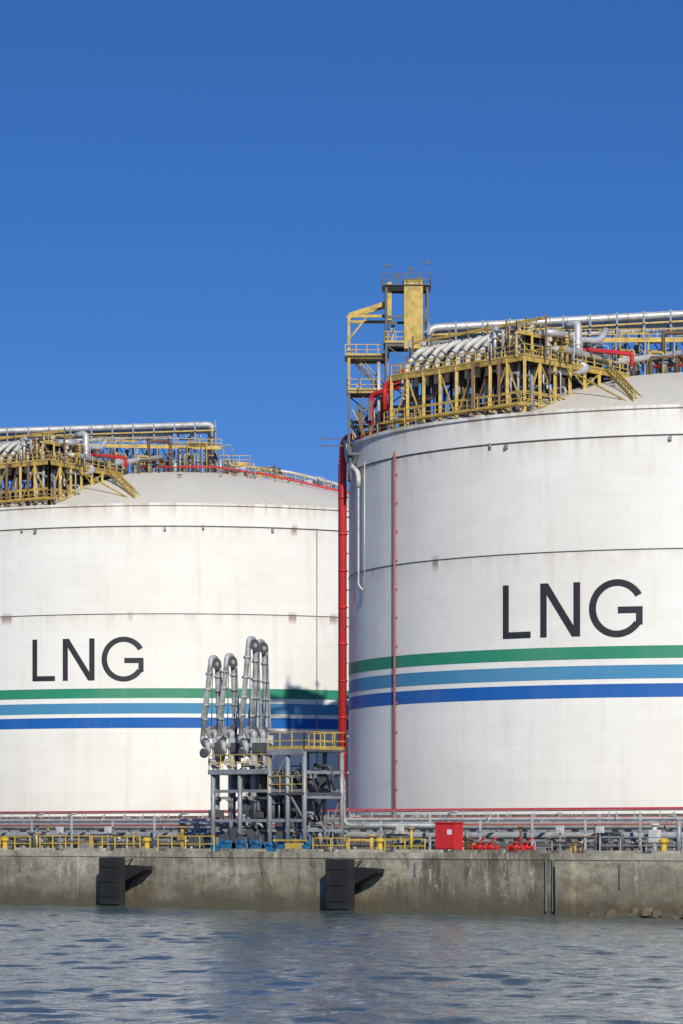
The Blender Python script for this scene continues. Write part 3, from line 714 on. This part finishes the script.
wp.path([UV(tC+6,V1+2,4.9),UV(tC-1,V1,4.9),UV(tC-1,V1,8),UV(tB-2,V1,8.0)],.13,10,.6)
wp.path([UV(tA-6,V1+2,4.6),UV(tA+2,V1,4.6),UV(tA+2,V1,7)],.16,10,.6)
yr.box(UV(tC+.5,V0-1.2,GZ+.3),(1.4,.5,.5),AU); yr.beam(UV(tC-1.2,V0-1.4,GZ+.7),UV(tC+1.5,V0-1.4,GZ+.7),.12)
G.done()

# ------------------------------------------------------------ loading arms
def arm(px,apy,v,swy=738,yo=.55):
    q=Q(px,v); G=Grp('marine_loading_arm',(q.x,q.y,GZ),math.atan2(NV.y,NV.x))   # local x = inland
    zs=Q(px,v,swy).z-GZ; za=Q(px,v,apy).z-GZ
    a=G('riser_and_arms','armgrey'); d=G('joints_and_cables','dgrey'); w_=G('counterweight','whitep')
    a.tube((0,0,0),(0,0,zs),.24,14); a.flange((0,0,.08),(0,0,1),.45,.16); a.flange((0,0,zs*.45),(0,0,1),.34,.14); a.flange((0,0,zs*.75),(0,0,1),.34,.14); a.flange((0,0,zs-.5),(0,0,1),.36,.3)
    a.path([(0,0,zs-.1),(0,0,zs+.35),(0,yo,zs+.35),(.2,yo+.1,zs+.4)],.22,12,.25)
    a.flange((0,.4,zs+.35),(0,1,0),.40,.16,16)
    ib=(.85,yo,zs+.5); it=(.66,yo,za-.45); ob=(-.60,yo,zs+.1); ot=(.06,yo,za-.45)
    a.path([(0,yo,zs+.3),(.6,yo,zs+.2),ib,it,(.58,yo,za),(.14,yo,za),ot,ob],.165,12,.3)
    for u in (.18,.38,.6,.82):
        a.flange(Vector(ib).lerp(Vector(it),u),(0,0,1),.25,.14); a.flange(Vector(ob).lerp(Vector(ot),u+.05),(0.1,0,1),.25,.14)
    a.beam((1.12,yo-.1,zs+.6),(.85,yo-.1,za-.8),.08); a.beam((-.82,yo-.1,zs+1.2),(-.14,yo-.1,za-.8),.08)
    for u in range(1,9):
        f=u/9; z=zs+.8+(za-zs-1.8)*f
        a.beam((1.1-.25*f,yo-.1,z),(.84-.14*f,yo,z+.25),.05); a.beam((-.78+.62*f,yo-.1,z),(-.56+.58*f,yo,z+.25),.05)
    d.path([(.37,yo-.3,za-.42),(.37,yo-.22,za-.42)],.36,20); a.path([(.37,yo-.33,za-.42),(.37,yo-.19,za-.42)],.15,12)
    d.tube((.75,yo-.26,za-.45),(.45,yo-.26,zs+.3),.03,6); d.tube((-.02,yo-.26,za-.45),(-.1,yo-.26,zs+.3),.03,6)
    a.path([ob,(-.6,yo,zs-.3),(-.6,.1,zs-.3),(-.6,.1,zs-.9),(-.9,.1,zs-.95)],.19,12,.2)
    d.flange((-.6,.3,zs-.3),(0,1,0),.32,.14); d.flange((-.95,.1,zs-.95),(1,0,0),.30,.2)
    w_.box((1.05,yo+.1,zs-.1),(.7,.35,.6)); a.beam((.6,yo,zs+.5),(1.2,yo,zs),.14); d.path([(.3,yo-.3,zs+.35),(.3,yo-.22,zs+.35)],.42,20)
    d.box((-.1,-.35,zs-.6),(.45,.35,.6)); w_.box((-.45,.0,zs-1.5),(.25,.25,.4)); d.box((.5,.1,zs-.9),(.4,.4,1.1))
    G.done()
arm(216,657,6.0); arm(232,655,6.6); arm(254,638,6.2); arm(263,641,7.2)
